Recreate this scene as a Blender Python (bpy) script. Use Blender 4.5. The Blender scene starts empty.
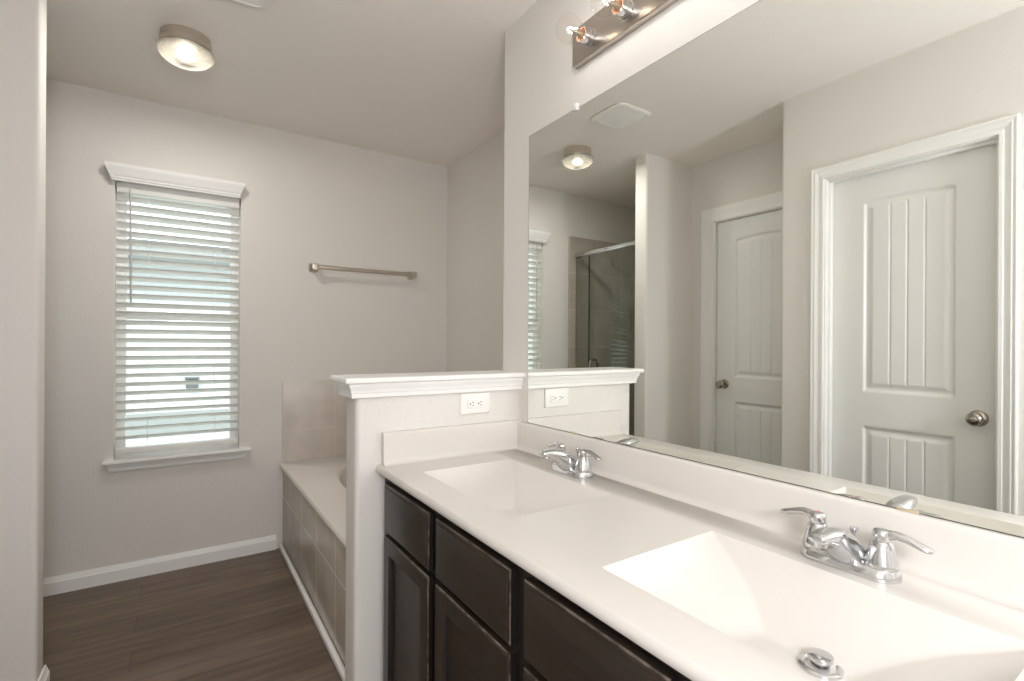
import bpy, bmesh, math, random
from mathutils import Vector, Matrix
random.seed(7)
PI = math.pi
SC = bpy.context.scene
COL = SC.collection

# ------------------------------------------------------------------ camera, world, lights, exposure
CAM = Vector((-1.07, 0.0, 1.2028))
cam_data = bpy.data.cameras.new('camera')
cam_data.sensor_width = 36.0
cam_data.lens = 17.574
cam_data.shift_y = 3.2 / 1024
cam_data.clip_start = 0.02
cam = bpy.data.objects.new('camera', cam_data)
COL.objects.link(cam)
yaw = math.radians(33.583)
cam.matrix_world = (Matrix.Translation(CAM) @ Matrix.Rotation(-yaw, 4, 'Z') @ Matrix.Rotation(PI / 2, 4, 'X')
                    @ Matrix.Rotation(0.0058, 4, 'Z'))
SC.camera = cam

world = bpy.data.worlds.new('sky')
SC.world = world
world.use_nodes = True
wn = world.node_tree.nodes
bg = wn['Background']
bg.inputs['Color'].default_value = (0.92, 0.97, 1.0, 1)
bg.inputs['Strength'].default_value = 2.1

def lamp(name, kind, loc, power, color, radius=0.05, rot=None):
    d = bpy.data.lights.new(name, kind)
    d.color = color
    if kind == 'SUN':
        d.energy = power
        d.angle = math.radians(3)
    else:
        d.energy = power
        d.shadow_soft_size = radius
    o = bpy.data.objects.new(name, d)
    o.location = loc
    if rot: o.rotation_euler = rot
    COL.objects.link(o)
    return o

# daylight on the house next door
lamp('sun', 'SUN', (0, -4, 8), 1.35, (1.0, 0.97, 0.93), rot=(math.radians(48), 0, math.radians(-20)))
# the photographer's flash, fired from just behind the camera
lamp('camera_flash', 'POINT', (-1.08, -0.62, 1.48), 50.0, (0.965, 1.0, 1.09), 0.14)

SC.view_settings.view_transform = 'Standard'
SC.view_settings.look = 'None'
SC.view_settings.gamma = 1.0
SC.view_settings.use_curve_mapping = False
SC.view_settings.exposure = 0.14
SC.cycles.use_denoising = True
SC.cycles.max_bounces = 16
SC.cycles.diffuse_bounces = 10
SC.cycles.glossy_bounces = 6
SC.cycles.transmission_bounces = 8
SC.cycles.transparent_max_bounces = 16
SC.cycles.sample_clamp_indirect = 6.0
SC.cycles.blur_glossy = 0.3

# ------------------------------------------------------------------ materials
def srgb(r, g, b):
    def f(c):
        c /= 255.0
        return c / 12.92 if c <= 0.04045 else ((c + 0.055) / 1.055) ** 2.4
    return (f(r), f(g), f(b), 1.0)

def new_mat(name):
    m = bpy.data.materials.new(name)
    m.use_nodes = True
    nt = m.node_tree
    return m, nt, nt.nodes['Principled BSDF']

def link(nt, a, b): nt.links.new(a, b)

def simple(name, col, rough=0.5, metal=0.0, var=0.04, vscale=6.0, bump=0.0, bscale=80.0, bdist=0.002, coat=0.0, spec=None):
    """Principled with a slight noise variation of colour and an optional fine bump."""
    m, nt, p = new_mat(name)
    n = nt.nodes
    tc = n.new('ShaderNodeTexCoord')
    no = n.new('ShaderNodeTexNoise'); no.inputs['Scale'].default_value = vscale; no.inputs['Detail'].default_value = 3
    link(nt, tc.outputs['Object'], no.inputs['Vector'])
    mx = n.new('ShaderNodeMix'); mx.data_type = 'RGBA'
    c = Vector(col[:3])
    mx.inputs['A'].default_value = (*(c * (1 - var)), 1)
    mx.inputs['B'].default_value = (*[min(1, x) for x in c * (1 + var)], 1)
    link(nt, no.outputs['Fac'], mx.inputs['Factor'])
    link(nt, mx.outputs['Result'], p.inputs['Base Color'])
    p.inputs['Roughness'].default_value = rough
    p.inputs['Metallic'].default_value = metal
    p.inputs['Coat Weight'].default_value = coat
    if spec is not None: p.inputs['Specular IOR Level'].default_value = spec
    if bump > 0:
        b = n.new('ShaderNodeBump'); b.inputs['Strength'].default_value = bump; b.inputs['Distance'].default_value = bdist
        n2 = n.new('ShaderNodeTexNoise'); n2.inputs['Scale'].default_value = bscale; n2.inputs['Detail'].default_value = 2
        link(nt, tc.outputs['Object'], n2.inputs['Vector'])
        link(nt, n2.outputs['Fac'], b.inputs['Height'])
        link(nt, b.outputs['Normal'], p.inputs['Normal'])
    return m

M = {}
M['wall'] = simple('greige_wall_paint', srgb(222, 218, 212), 0.62, var=0.012, bump=0.28, bscale=95, bdist=0.0035)
M['ceiling'] = simple('greige_ceiling_paint', srgb(240, 235, 229), 0.75, var=0.012, bump=0.35, bscale=80, bdist=0.003)
M['trim'] = simple('white_trim_paint', srgb(238, 237, 234), 0.35, var=0.01)
M['door'] = simple('white_door_paint', srgb(226, 226, 222), 0.38, var=0.01)
M['counter'] = simple('cream_cultured_marble', srgb(215, 210, 203), 0.24, var=0.012, vscale=4)
M['plastic'] = simple('white_plastic', srgb(240, 238, 234), 0.35, var=0.01)
M['slat'] = simple('white_faux_wood_slat', srgb(236, 236, 232), 0.4, var=0.01)
M['slot'] = simple('dark_socket_slot', srgb(40, 36, 34), 0.6)
M['chrome'] = simple('polished_chrome', (0.66, 0.67, 0.68), 0.06, 1.0, var=0.01)
M['nickel'] = simple('brushed_nickel', srgb(212, 203, 192), 0.30, 1.0, var=0.05, vscale=30)
M['barmetal'] = simple('polished_nickel_plate', srgb(198, 189, 180), 0.30, 1.0, var=0.02)
M['darknickel'] = simple('satin_nickel_knob', srgb(176, 168, 158), 0.25, 1.0, var=0.05)
M['copper'] = simple('copper_socket_lining', srgb(214, 168, 138), 0.45, 0.2)
M['tub'] = simple('glossy_white_acrylic', srgb(226, 220, 212), 0.18, var=0.01, coat=0.3)
M['bulbbase'] = simple('bulb_screw_base', srgb(190, 180, 160), 0.3, 1.0)
M['red'] = simple('red_hot_ring', srgb(196, 128, 120), 0.4)
M['clipgold'] = simple('tan_metal_clip', srgb(205, 190, 160), 0.35, 0.4)
M['clear'] = simple('clear_plastic_clip', srgb(232, 230, 226), 0.2)
M['wand'] = simple('grey_plastic_wand', srgb(196, 192, 186), 0.4)
M['seal'] = simple('dark_glass_edge_seal', srgb(60, 66, 60), 0.4)
M['siding'] = None
M['concrete'] = simple('pale_concrete', srgb(200, 198, 190), 0.9, var=0.08, vscale=3)
M['greybox'] = simple('grey_utility_box_paint', srgb(120, 122, 124), 0.6)
M['soffit'] = simple('grey_green_soffit_paint', srgb(176, 180, 180), 0.8)
M['roof'] = simple('grey_shingle', srgb(110, 108, 106), 0.9, var=0.2, vscale=20)

def mirror_mat():
    m, nt, p = new_mat('mirror_silvering')
    p.inputs['Base Color'].default_value = (0.925, 0.95, 0.91, 1)
    p.inputs['Metallic'].default_value = 1.0
    p.inputs['Roughness'].default_value = 0.0
    return m
M['mirror'] = mirror_mat()
M['mirroredge'] = simple('dark_mirror_edge', srgb(96, 94, 88), 0.3)

def thin_glass(name, tint, ior=1.5, boost=1.0):
    """A pane that lets light through: transparent plus a fresnel reflection."""
    m = bpy.data.materials.new(name); m.use_nodes = True
    nt = m.node_tree; n = nt.nodes
    for x in list(n):
        if x.type != 'OUTPUT_MATERIAL': n.remove(x)
    out = [x for x in n if x.type == 'OUTPUT_MATERIAL'][0]
    tr = n.new('ShaderNodeBsdfTransparent'); tr.inputs['Color'].default_value = (*tint, 1)
    gl = n.new('ShaderNodeBsdfGlossy'); gl.inputs['Roughness'].default_value = 0.0
    fr = n.new('ShaderNodeFresnel'); fr.inputs['IOR'].default_value = ior
    mu = n.new('ShaderNodeMath'); mu.operation = 'MULTIPLY'; mu.use_clamp = True; mu.inputs[1].default_value = boost
    ge = n.new('ShaderNodeNewGeometry')
    inv = n.new('ShaderNodeMath'); inv.operation = 'SUBTRACT'; inv.inputs[0].default_value = 1.0
    link(nt, ge.outputs['Backfacing'], inv.inputs[1])
    fm = n.new('ShaderNodeMath'); fm.operation = 'MULTIPLY'
    link(nt, fr.outputs[0], fm.inputs[0]); link(nt, inv.outputs[0], fm.inputs[1])
    link(nt, fm.outputs[0], mu.inputs[0])
    mx = n.new('ShaderNodeMixShader')
    link(nt, mu.outputs[0], mx.inputs[0]); link(nt, tr.outputs[0], mx.inputs[1]); link(nt, gl.outputs[0], mx.inputs[2])
    link(nt, mx.outputs[0], out.inputs['Surface'])
    return m
M['pane'] = thin_glass('window_glass', (0.93, 0.96, 0.95))
M['showerglass'] = thin_glass('shower_glass', (0.90, 0.93, 0.90), 1.5, 1.5)
M['bulbglass'] = thin_glass('clear_bulb_glass', (0.985, 0.98, 0.965), 1.28)

def emit(name, col, strength):
    m, nt, p = new_mat(name)
    p.inputs['Base Color'].default_value = (*col, 1)
    p.inputs['Emission Color'].default_value = (*col, 1)
    p.inputs['Emission Strength'].default_value = strength
    return m
M['filament'] = emit('glowing_filament', (1.0, 0.86, 0.68), 16.0)
M['lampbulb'] = emit('glowing_frosted_bulb', (1.0, 0.92, 0.78), 24.0)

def frosted_bowl():
    m = bpy.data.materials.new('frosted_lamp_glass'); m.use_nodes = True
    nt = m.node_tree; n = nt.nodes
    for x in list(n):
        if x.type != 'OUTPUT_MATERIAL': n.remove(x)
    out = [x for x in n if x.type == 'OUTPUT_MATERIAL'][0]
    tl = n.new('ShaderNodeBsdfTranslucent'); tl.inputs['Color'].default_value = (0.00135, 0.00117, 0.00085, 1)
    df = n.new('ShaderNodeBsdfDiffuse'); df.inputs['Color'].default_value = (0.025, 0.022, 0.02, 1)
    tr = n.new('ShaderNodeBsdfTransparent'); tr.inputs['Color'].default_value = (1, 0.95, 0.86, 1)
    gl = n.new('ShaderNodeBsdfGlossy'); gl.inputs['Roughness'].default_value = 0.15
    a = n.new('ShaderNodeMixShader'); a.inputs[0].default_value = 0.35
    b = n.new('ShaderNodeMixShader'); b.inputs[0].default_value = 0.06
    c = n.new('ShaderNodeMixShader'); c.inputs[0].default_value = 0.05
    link(nt, tl.outputs[0], a.inputs[1]); link(nt, df.outputs[0], a.inputs[2])
    link(nt, a.outputs[0], b.inputs[1]); link(nt, tr.outputs[0], b.inputs[2])
    link(nt, b.outputs[0], c.inputs[1]); link(nt, gl.outputs[0], c.inputs[2])
    link(nt, c.outputs[0], out.inputs['Surface'])
    return m
M['bowl'] = frosted_bowl()

def floor_mat():
    m, nt, p = new_mat('dark_vinyl_plank')
    n = nt.nodes
    tc = n.new('ShaderNodeTexCoord')
    br = n.new('ShaderNodeTexBrick')
    br.offset = 0.37; br.offset_frequency = 2
    br.inputs['Scale'].default_value = 1.0
    br.inputs['Brick Width'].default_value = 1.22
    br.inputs['Row Height'].default_value = 0.152
    br.inputs['Mortar Size'].default_value = 0.0012
    br.inputs['Mortar Smooth'].default_value = 0.2
    br.inputs['Color1'].default_value = srgb(104, 89, 76)
    br.inputs['Color2'].default_value = srgb(119, 103, 89)
    br.inputs['Mortar'].default_value = srgb(74, 62, 53)
    link(nt, tc.outputs['Object'], br.inputs['Vector'])
    mp = n.new('ShaderNodeMapping'); mp.inputs['Scale'].default_value = (1.6, 22, 1)
    link(nt, tc.outputs['Object'], mp.inputs['Vector'])
    g = n.new('ShaderNodeTexNoise'); g.inputs['Scale'].default_value = 1.5; g.inputs['Detail'].default_value = 8; g.inputs['Roughness'].default_value = 0.62
    link(nt, mp.outputs[0], g.inputs['Vector'])
    rp = n.new('ShaderNodeValToRGB')
    rp.color_ramp.elements[0].position = 0.30; rp.color_ramp.elements[0].color = (0.58, 0.56, 0.54, 1)
    rp.color_ramp.elements[1].position = 0.72; rp.color_ramp.elements[1].color = (1.28, 1.25, 1.2, 1)
    link(nt, g.outputs['Fac'], rp.inputs[0])
    mx = n.new('ShaderNodeMix'); mx.data_type = 'RGBA'; mx.blend_type = 'MULTIPLY'; mx.inputs['Factor'].default_value = 1.0
    link(nt, br.outputs['Color'], mx.inputs['A']); link(nt, rp.outputs[0], mx.inputs['B'])
    link(nt, mx.outputs['Result'], p.inputs['Base Color'])
    p.inputs['Roughness'].default_value = 0.42
    b = n.new('ShaderNodeBump'); b.inputs['Strength'].default_value = 0.12; b.inputs['Distance'].default_value = 0.001
    link(nt, g.outputs['Fac'], b.inputs['Height']); link(nt, b.outputs['Normal'], p.inputs['Normal'])
    return m
M['floor'] = floor_mat()

def wood_mat():
    m, nt, p = new_mat('espresso_stained_wood')
    n = nt.nodes
    tc = n.new('ShaderNodeTexCoord')
    mp = n.new('ShaderNodeMapping'); mp.inputs['Scale'].default_value = (6, 3, 26)
    link(nt, tc.outputs['Object'], mp.inputs['Vector'])
    g = n.new('ShaderNodeTexNoise'); g.inputs['Scale'].default_value = 2.0; g.inputs['Detail'].default_value = 6
    link(nt, mp.outputs[0], g.inputs['Vector'])
    rp = n.new('ShaderNodeValToRGB')
    rp.color_ramp.elements[0].position = 0.3; rp.color_ramp.elements[0].color = srgb(38, 31, 26)
    rp.color_ramp.elements[1].position = 0.75; rp.color_ramp.elements[1].color = srgb(58, 48, 40)
    link(nt, g.outputs['Fac'], rp.inputs[0])
    # worn, paler arrises
    wa = n.new('ShaderNodeAttribute'); wa.attribute_name = 'wear'
    nz = n.new('ShaderNodeTexNoise'); nz.inputs['Scale'].default_value = 38; nz.inputs['Detail'].default_value = 6
    link(nt, tc.outputs['Object'], nz.inputs['Vector'])
    su = n.new('ShaderNodeMath'); su.operation = 'MULTIPLY'
    link(nt, wa.outputs['Fac'], su.inputs[0]); link(nt, nz.outputs['Fac'], su.inputs[1])
    r2 = n.new('ShaderNodeValToRGB')
    r2.color_ramp.elements[0].position = 0.33; r2.color_ramp.elements[0].color = (0, 0, 0, 1)
    r2.color_ramp.elements[1].position = 0.72; r2.color_ramp.elements[1].color = (1, 1, 1, 1)
    link(nt, su.outputs[0], r2.inputs[0])
    mx = n.new('ShaderNodeMix'); mx.data_type = 'RGBA'
    link(nt, r2.outputs[0], mx.inputs['Factor'])
    link(nt, rp.outputs[0], mx.inputs['A']); mx.inputs['B'].default_value = srgb(128, 114, 102)
    link(nt, mx.outputs['Result'], p.inputs['Base Color'])
    p.inputs['Roughness'].default_value = 0.36
    return m
M['wood'] = wood_mat()
M['woodshade'] = simple('near_black_side_shade', srgb(22, 18, 15), 0.5, var=0.2, vscale=40)  # shade on the sides of the cabinet fronts, put into the colour
M['wooddark'] = simple('dark_espresso_frame_stain', srgb(30, 25, 21), 0.45, var=0.1)

def tile_mat(name, axis, w, h, o, c1, c2, grout, rough, gap=0.004):
    """Square-laid tile; axis 'x' or 'y' is the horizontal direction on the wall."""
    m, nt, p = new_mat(name)
    n = nt.nodes
    ge = n.new('ShaderNodeNewGeometry')
    sp = n.new('ShaderNodeSeparateXYZ'); link(nt, ge.outputs['Position'], sp.inputs[0])
    cb = n.new('ShaderNodeCombineXYZ')
    def sub(sock, off, dst):
        s = n.new('ShaderNodeMath'); s.operation = 'SUBTRACT'; s.inputs[1].default_value = off
        link(nt, sock, s.inputs[0]); link(nt, s.outputs[0], dst)
    sub(sp.outputs['X' if axis == 'x' else 'Y'], o[0], cb.inputs['X'])
    sub(sp.outputs['Z'], o[1], cb.inputs['Y'])
    br = n.new('ShaderNodeTexBrick'); br.offset = 0.0
    br.inputs['Scale'].default_value = 1.0
    br.inputs['Brick Width'].default_value = w; br.inputs['Row Height'].default_value = h
    br.inputs['Mortar Size'].default_value = gap / 2; br.inputs['Mortar Smooth'].default_value = 0.1
    br.inputs['Color1'].default_value = c1; br.inputs['Color2'].default_value = c2; br.inputs['Mortar'].default_value = grout
    link(nt, cb.outputs[0], br.inputs['Vector'])
    g = n.new('ShaderNodeTexNoise'); g.inputs['Scale'].default_value = 9; g.inputs['Detail'].default_value = 6
    link(nt, ge.outputs['Position'], g.inputs['Vector'])
    rp = n.new('ShaderNodeValToRGB')
    rp.color_ramp.elements[0].position = 0.3; rp.color_ramp.elements[0].color = (0.90, 0.90, 0.89, 1)
    rp.color_ramp.elements[1].position = 0.7; rp.color_ramp.elements[1].color = (1.07, 1.07, 1.07, 1)
    link(nt, g.outputs['Fac'], rp.inputs[0])
    mx = n.new('ShaderNodeMix'); mx.data_type = 'RGBA'; mx.blend_type = 'MULTIPLY'; mx.inputs['Factor'].default_value = 1.0
    link(nt, br.outputs['Color'], mx.inputs['A']); link(nt, rp.outputs[0], mx.inputs['B'])
    link(nt, mx.outputs['Result'], p.inputs['Base Color'])
    p.inputs['Roughness'].default_value = rough
    b = n.new('ShaderNodeBump'); b.inputs['Strength'].default_value = 0.5; b.inputs['Distance'].default_value = 0.002; b.invert = True
    link(nt, br.outputs['Fac'], b.inputs['Height']); link(nt, b.outputs['Normal'], p.inputs['Normal'])
    return m
TA, TB, TG = srgb(206, 198, 188), srgb(201, 193, 183), srgb(216, 209, 200)
M['tile_x'] = tile_mat('beige_wall_tile_across', 'x', 0.29, 0.293, (-0.272, 0.683), TA, TB, TG, 0.35)
M['tile_y'] = tile_mat('beige_wall_tile_along', 'y', 0.29, 0.293, (0.0, 0.683), TA, TB, TG, 0.35)
M['tile_apron'] = tile_mat('taupe_apron_tile', 'y', 0.325, 0.33, (1.985, 0.305), srgb(198, 188, 175), srgb(193, 183, 170), srgb(236, 230, 222), 0.22, 0.006)
M['tile_sh_x'] = tile_mat('taupe_shower_tile_across', 'x', 0.30, 0.305, (-1.62, 0.27), srgb(186, 178, 166), srgb(180, 172, 160), srgb(208, 201, 192), 0.3)
M['tile_sh_y'] = tile_mat('taupe_shower_tile_along', 'y', 0.30, 0.305, (0.1, 0.27), srgb(186, 178, 166), srgb(180, 172, 160), srgb(208, 201, 192), 0.3)

def siding_mat():
    m, nt, p = new_mat('white_lap_siding')
    n = nt.nodes
    ge = n.new('ShaderNodeNewGeometry')
    sp = n.new('ShaderNodeSeparateXYZ'); link(nt, ge.outputs['Position'], sp.inputs[0])
    mo = n.new('ShaderNodeMath'); mo.operation = 'MODULO'; mo.inputs[1].default_value = 0.18
    ad = n.new('ShaderNodeMath'); ad.operation = 'ADD'; ad.inputs[1].default_value = 10
    link(nt, sp.outputs['Z'], ad.inputs[0]); link(nt, ad.outputs[0], mo.inputs[0])
    b = n.new('ShaderNodeBump'); b.inputs['Strength'].default_value = 1.0; b.inputs['Distance'].default_value = 0.15; b.invert = True
    link(nt, mo.outputs[0], b.inputs['Height']); link(nt, b.outputs['Normal'], p.inputs['Normal'])
    p.inputs['Base Color'].default_value = srgb(226, 232, 234)
    p.inputs['Roughness'].default_value = 0.7
    return m
M['siding'] = siding_mat()

# ------------------------------------------------------------------ object helpers
def wloc(o):
    v = Vector((0, 0, 0))
    while o is not None:
        v = v + Vector(o.location); o = o.parent
    return v

def tag(o, label, cat, group=None, kind=None):
    o['label'] = label; o['category'] = cat
    if group: o['group'] = group
    if kind: o['kind'] = kind
    return o

def thing(name, label, cat, loc, group=None):
    o = bpy.data.objects.new(name, None)
    o.location = loc
    o.empty_display_size = 0.1
    COL.objects.link(o)
    return tag(o, label, cat, group)

class MB:
    """Collects geometry in world coordinates; build() links it as ONE mesh object."""
    def __init__(s): s.bm = bmesh.new()
    def face(s, vs):
        try: return s.bm.faces.new(vs)
        except ValueError: return None
    def box(s, x0, x1, y0, y1, z0, z1, bev=0.0, seg=2):
        r = bmesh.ops.create_cube(s.bm, size=1.0)
        vs = r['verts']
        for v in vs:
            v.co = Vector(((x0 + x1) / 2 + v.co.x * (x1 - x0), (y0 + y1) / 2 + v.co.y * (y1 - y0), (z0 + z1) / 2 + v.co.z * (z1 - z0)))
        if bev > 0:
            es = {e for v in vs for e in v.link_edges}
            bmesh.ops.bevel(s.bm, geom=list(es), offset=bev, segments=seg, affect='EDGES', profile=0.5)
        return s
    def loft(s, rings, cap0=True, cap1=True, closed=True):
        R = [[s.bm.verts.new(p) for p in ring] for ring in rings]
        n = len(R[0])
        for a, b in zip(R[:-1], R[1:]):
            for i in range(n if closed else n - 1):
                j = (i + 1) % n
                s.face([a[i], a[j], b[j], b[i]])
        if cap0: s.face(list(reversed(R[0])))
        if cap1: s.face(R[-1])
        return s
    def prism(s, poly, z0, z1):
        return s.loft([[(x, y, z0) for x, y in poly], [(x, y, z1) for x, y in poly]])
    def lathe(s, prof, c, axis='z', n=32, cap0=True, cap1=True):
        rings = []
        for r, h in prof:
            ring = []
            for i in range(n):
                a = 2 * PI * i / n
                u, v = max(r, 1e-5) * math.cos(a), max(r, 1e-5) * math.sin(a)
                if axis == 'z': q = (c[0] + u, c[1] + v, c[2] + h)
                elif axis == '-x': q = (c[0] - h, c[1] + v, c[2] + u)
                elif axis == 'x': q = (c[0] + h, c[1] + u, c[2] + v)
                elif axis == 'y': q = (c[0] + v, c[1] + h, c[2] + u)
                else: q = (c[0] + u, c[1] - h, c[2] + v)
                ring.append(q)
            rings.append(ring)
        return s.loft(rings, cap0, cap1)
    def sweep(s, pts, radii, up=(0, 0, 1), n=16, power=2.0):
        """Sections (half-width, half-height) along a path."""
        pts = [Vector(p) for p in pts]
        rings = []
        for k, p in enumerate(pts):
            t = (pts[min(k + 1, len(pts) - 1)] - pts[max(k - 1, 0)]).normalized()
            side = t.cross(Vector(up)).normalized()
            u2 = side.cross(t).normalized()
            rw, rh = radii[k] if isinstance(radii, list) else (radii, radii)
            ring = []
            for i in range(n):
                a = 2 * PI * i / n
                ca, sa = math.cos(a), math.sin(a)
                e = 2.0 / power
                x = math.copysign(abs(ca) ** e, ca) * rw; y = math.copysign(abs(sa) ** e, sa) * rh
                ring.append(p + side * x + u2 * y)
            rings.append(ring)
        return s.loft(rings)
    def strip(s, paths):
        """Quads between successive open polylines of equal length."""
        P = [[s.bm.verts.new(q) for q in path] for path in paths]
        for a, b in zip(P[:-1], P[1:]):
            for i in range(len(a) - 1):
                s.face([a[i], a[i + 1], b[i + 1], b[i]])
        return P
    def grid(s, xs, ys, f):
        V = [[s.bm.verts.new(f(x, y)) for y in ys] for x in xs]
        for i in range(len(xs) - 1):
            for j in range(len(ys) - 1):
                s.face([V[i][j], V[i + 1][j], V[i + 1][j + 1], V[i][j + 1]])
        return s
    def build(s, name, mat, parent=None, smooth=35, origin=None, fix=True):
        if fix: bmesh.ops.recalc_face_normals(s.bm, faces=s.bm.faces[:])
        me = bpy.data.meshes.new(name)
        if origin is None:
            if parent is not None:
                origin = wloc(parent)
            else:
                cs = [v.co for v in s.bm.verts]
                lo = [min(c[i] for c in cs) for i in range(3)]; hi = [max(c[i] for c in cs) for i in range(3)]
                origin = Vector(((lo[0] + hi[0]) / 2, (lo[1] + hi[1]) / 2, lo[2]))
        origin = Vector(origin)
        bmesh.ops.translate(s.bm, verts=s.bm.verts[:], vec=-origin)
        s.bm.to_mesh(me); s.bm.free()
        me.materials.append(mat)
        for p in me.polygons: p.use_smooth = True
        me.set_sharp_from_angle(angle=math.radians(smooth))
        o = bpy.data.objects.new(name, me)
        o.location = origin - (wloc(parent) if parent else Vector((0, 0, 0)))
        COL.objects.link(o)
        if parent: o.parent = parent
        return o

def struct(o, label=None, cat=None):
    o['kind'] = 'structure'
    if label: o['label'] = label
    if cat: o['category'] = cat
    return o

def rounded(poly, radii, n=6):
    """Polygon with given corners rounded."""
    out = []
    N = len(poly)
    for i, (p, r) in enumerate(zip(poly, radii)):
        p = Vector(p)
        if r <= 0: out.append(tuple(p)); continue
        a = (Vector(poly[i - 1]) - p).normalized(); b = (Vector(poly[(i + 1) % N]) - p).normalized()
        p0, p1 = p + a * r, p + b * r
        c = p + a * r + b * r
        for k in range(n + 1):
            t = k / n * PI / 2
            out.append(tuple(c - b * r * math.cos(t) - a * r * math.sin(t)))
    return out

H = 2.443           # ceiling height
YW = 3.185          # window wall
XA = 0.491          # alcove side wall
XN = -1.49          # near wall with the closer door
XD = -1.915         # recessed wall with the farther door
XC = -1.4555         # end of the shower partition
YP0, YP1 = 2.216, 2.322
YN = 1.364          # end of the near wall
YB = -2.10          # wall behind the camera

# ------------------------------------------------------------------ room shell
fl = MB().box(-2.75, 0.75, YB - 0.15, YW + 0.15, -0.06, 0.0).build('floor', M['floor'], origin=(0, 0, 0))
struct(fl, 'dark brown wood-look plank floor of the bathroom', 'floor')
ce = MB().box(-2.75, 0.75, YB - 0.15, YW + 0.15, H, H + 0.08).build('ceiling', M['ceiling'])
struct(ce, 'flat greige ceiling above the bathroom', 'ceiling')

# mirror wall with the set-back alcove behind it
poly = rounded([(0, YB), (0, 1.683), (XA, 1.683), (XA + 0.12, 1.683), (XA + 0.12, YB)], [0, 0.012, 0, 0, 0])
struct(MB().prism(poly, 0, H).build('wall_right', M['wall']), 'greige wall carrying the large mirror', 'wall')
struct(MB().box(XA, XA + 0.12, 1.685, YW, 0, H).build('wall_alcove', M['wall']), 'greige side wall of the tub alcove', 'wall')

# window wall
WX0, WX1, WZ0, WZ1 = -1.345, -0.79, 0.600, 2.012
w = MB()
w.box(-2.75, WX0, YW, YW + 0.14, 0, H); w.box(WX1, XA + 0.12, YW, YW + 0.14, 0, H)
w.box(WX0, WX1, YW, YW + 0.14, 0, WZ0); w.box(WX0, WX1, YW, YW + 0.14, WZ1, H)
struct(w.build('wall_far', M['wall']), 'greige end wall around the window', 'wall')

# near wall with door opening (the closer door seen in the mirror)
A0, A1, AZ = 0.556, 1.155, 1.99
w = MB()
w.prism(rounded([(XN, A1 + 0.018), (XN, YN), (XD - 0.12, YN), (XD - 0.12, YN - 0.11), (XN - 0.12, YN - 0.11), (XN - 0.12, A1 + 0.018)], [0, 0.014, 0, 0, 0, 0]), 0, H)
w.box(XN - 0.12, XN, YB, A0 - 0.018, 0, H)
w.box(XN - 0.12, XN, A0 - 0.018, A1 + 0.018, AZ + 0.018, H)
struct(w.build('wall_left', M['wall']), 'greige textured wall around the closer white door', 'wall')

# recessed wall with the second door
B0, B1, BZ = 1.415, 2.035, 2.02
w = MB()
w.box(XD - 0.12, XD, YN, B0 - 0.018, 0, H); w.box(XD - 0.12, XD, B1 + 0.018, YP0, 0, H)
w.box(XD - 0.12, XD, B0 - 0.018, B1 + 0.018, BZ + 0.018, H)
struct(w.build('wall_recess', M['wall']), 'greige wall around the farther white door', 'wall')

# shower partition
poly = rounded([(XC, YP0), (XC, YP1), (-2.75, YP1), (-2.75, YP0)], [0.016, 0.016, 0, 0])
struct(MB().prism(poly, 0, H).build('wall_partition', M['wall']), 'greige wing wall closing the near end of the shower', 'wall')
struct(MB().box(-2.75, -2.63, YP1, YW, 0, H).build('wall_shower', M['wall']), 'back wall of the shower', 'wall')
struct(MB().box(-2.75, XA + 0.12, YB - 0.12, YB, 0, H).build('wall_back', M['wall']), 'greige wall behind the camera', 'wall')

# rooms behind the two doors are closed off
struct(MB().box(-2.75, -2.63, YB, YP0, 0, H).build('wall_closet', M['wall']), 'wall of the closet behind the doors', 'wall')

# tile on the shower walls
struct(MB().box(-2.63, -1.612, YW - 0.010, YW, 0, 2.095).build('trim_tile_shower_end', M['tile_sh_x']), 'taupe tile on the window-side wall of the shower', 'tile')
struct(MB().box(-2.63, -2.620, YP1, YW - 0.010, 0, 2.095).build('trim_tile_shower_back', M['tile_sh_y']), 'taupe tile on the back wall of the shower', 'tile')
struct(MB().box(-2.62, -1.612, YP1, YP1 + 0.010, 0, 2.095).build('trim_tile_shower_near', M['tile_sh_x']), 'taupe tile on the near wall of the shower', 'tile')

# tile band round the tub
struct(MB().box(-0.568, XA, YW - 0.009, YW, 0.485, 0.976, 0.002).build('trim_tile_tub_end', M['tile_x']), 'beige wall tile behind the bathtub', 'tile')
struct(MB().box(XA - 0.009, XA, 1.685, YW - 0.009, 0.485, 0.976, 0.002).build('trim_tile_tub_side', M['tile_y']), 'beige wall tile along the alcove side of the bathtub', 'tile')

# half wall between vanity and tub
XP = -0.615
PY0, PY1 = 1.560, 1.675
PT = 1.035
poly = rounded([(0, PY0), (XP, PY0), (XP, PY1), (0, PY1)], [0, 0.017, 0.017, 0])
struct(MB().prism(poly, 0, PT).build('wall_half', M['wall']), 'half-height greige wall between vanity and tub', 'wall')

# moulded white cap of the half wall
def cap_path(o, z): return [(0.0, PY0 - o, z), (XP - o, PY0 - o, z), (XP - o, PY1 + o, z), (0.0, PY1 + o, z)]
prof = [(0.000, 1.031), (0.0150, 1.031), (0.0165, 1.033), (0.0165, 1.0455), (0.0190, 1.0475), (0.0195, 1.0520), (0.0215, 1.0600), (0.0255, 1.0660), (0.0270, 1.0720), (0.0270, 1.0765),
        (0.0350, 1.0775), (0.0385, 1.0795), (0.0400, 1.0840), (0.0400, 1.0885), (0.0385, 1.0930), (0.0345, 1.0955), (0.02, 1.096)]
m = MB()
P = m.strip([cap_path(o, z) for o, z in prof])
m.face(P[-1]); m.face(list(reversed(P[0])))
m.face([p[0] for p in P]); m.face([p[-1] for p in reversed(P)])
struct(m.build('trim_1', M['trim'], smooth=30), 'white moulded cap on the half wall', 'trim')

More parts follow.
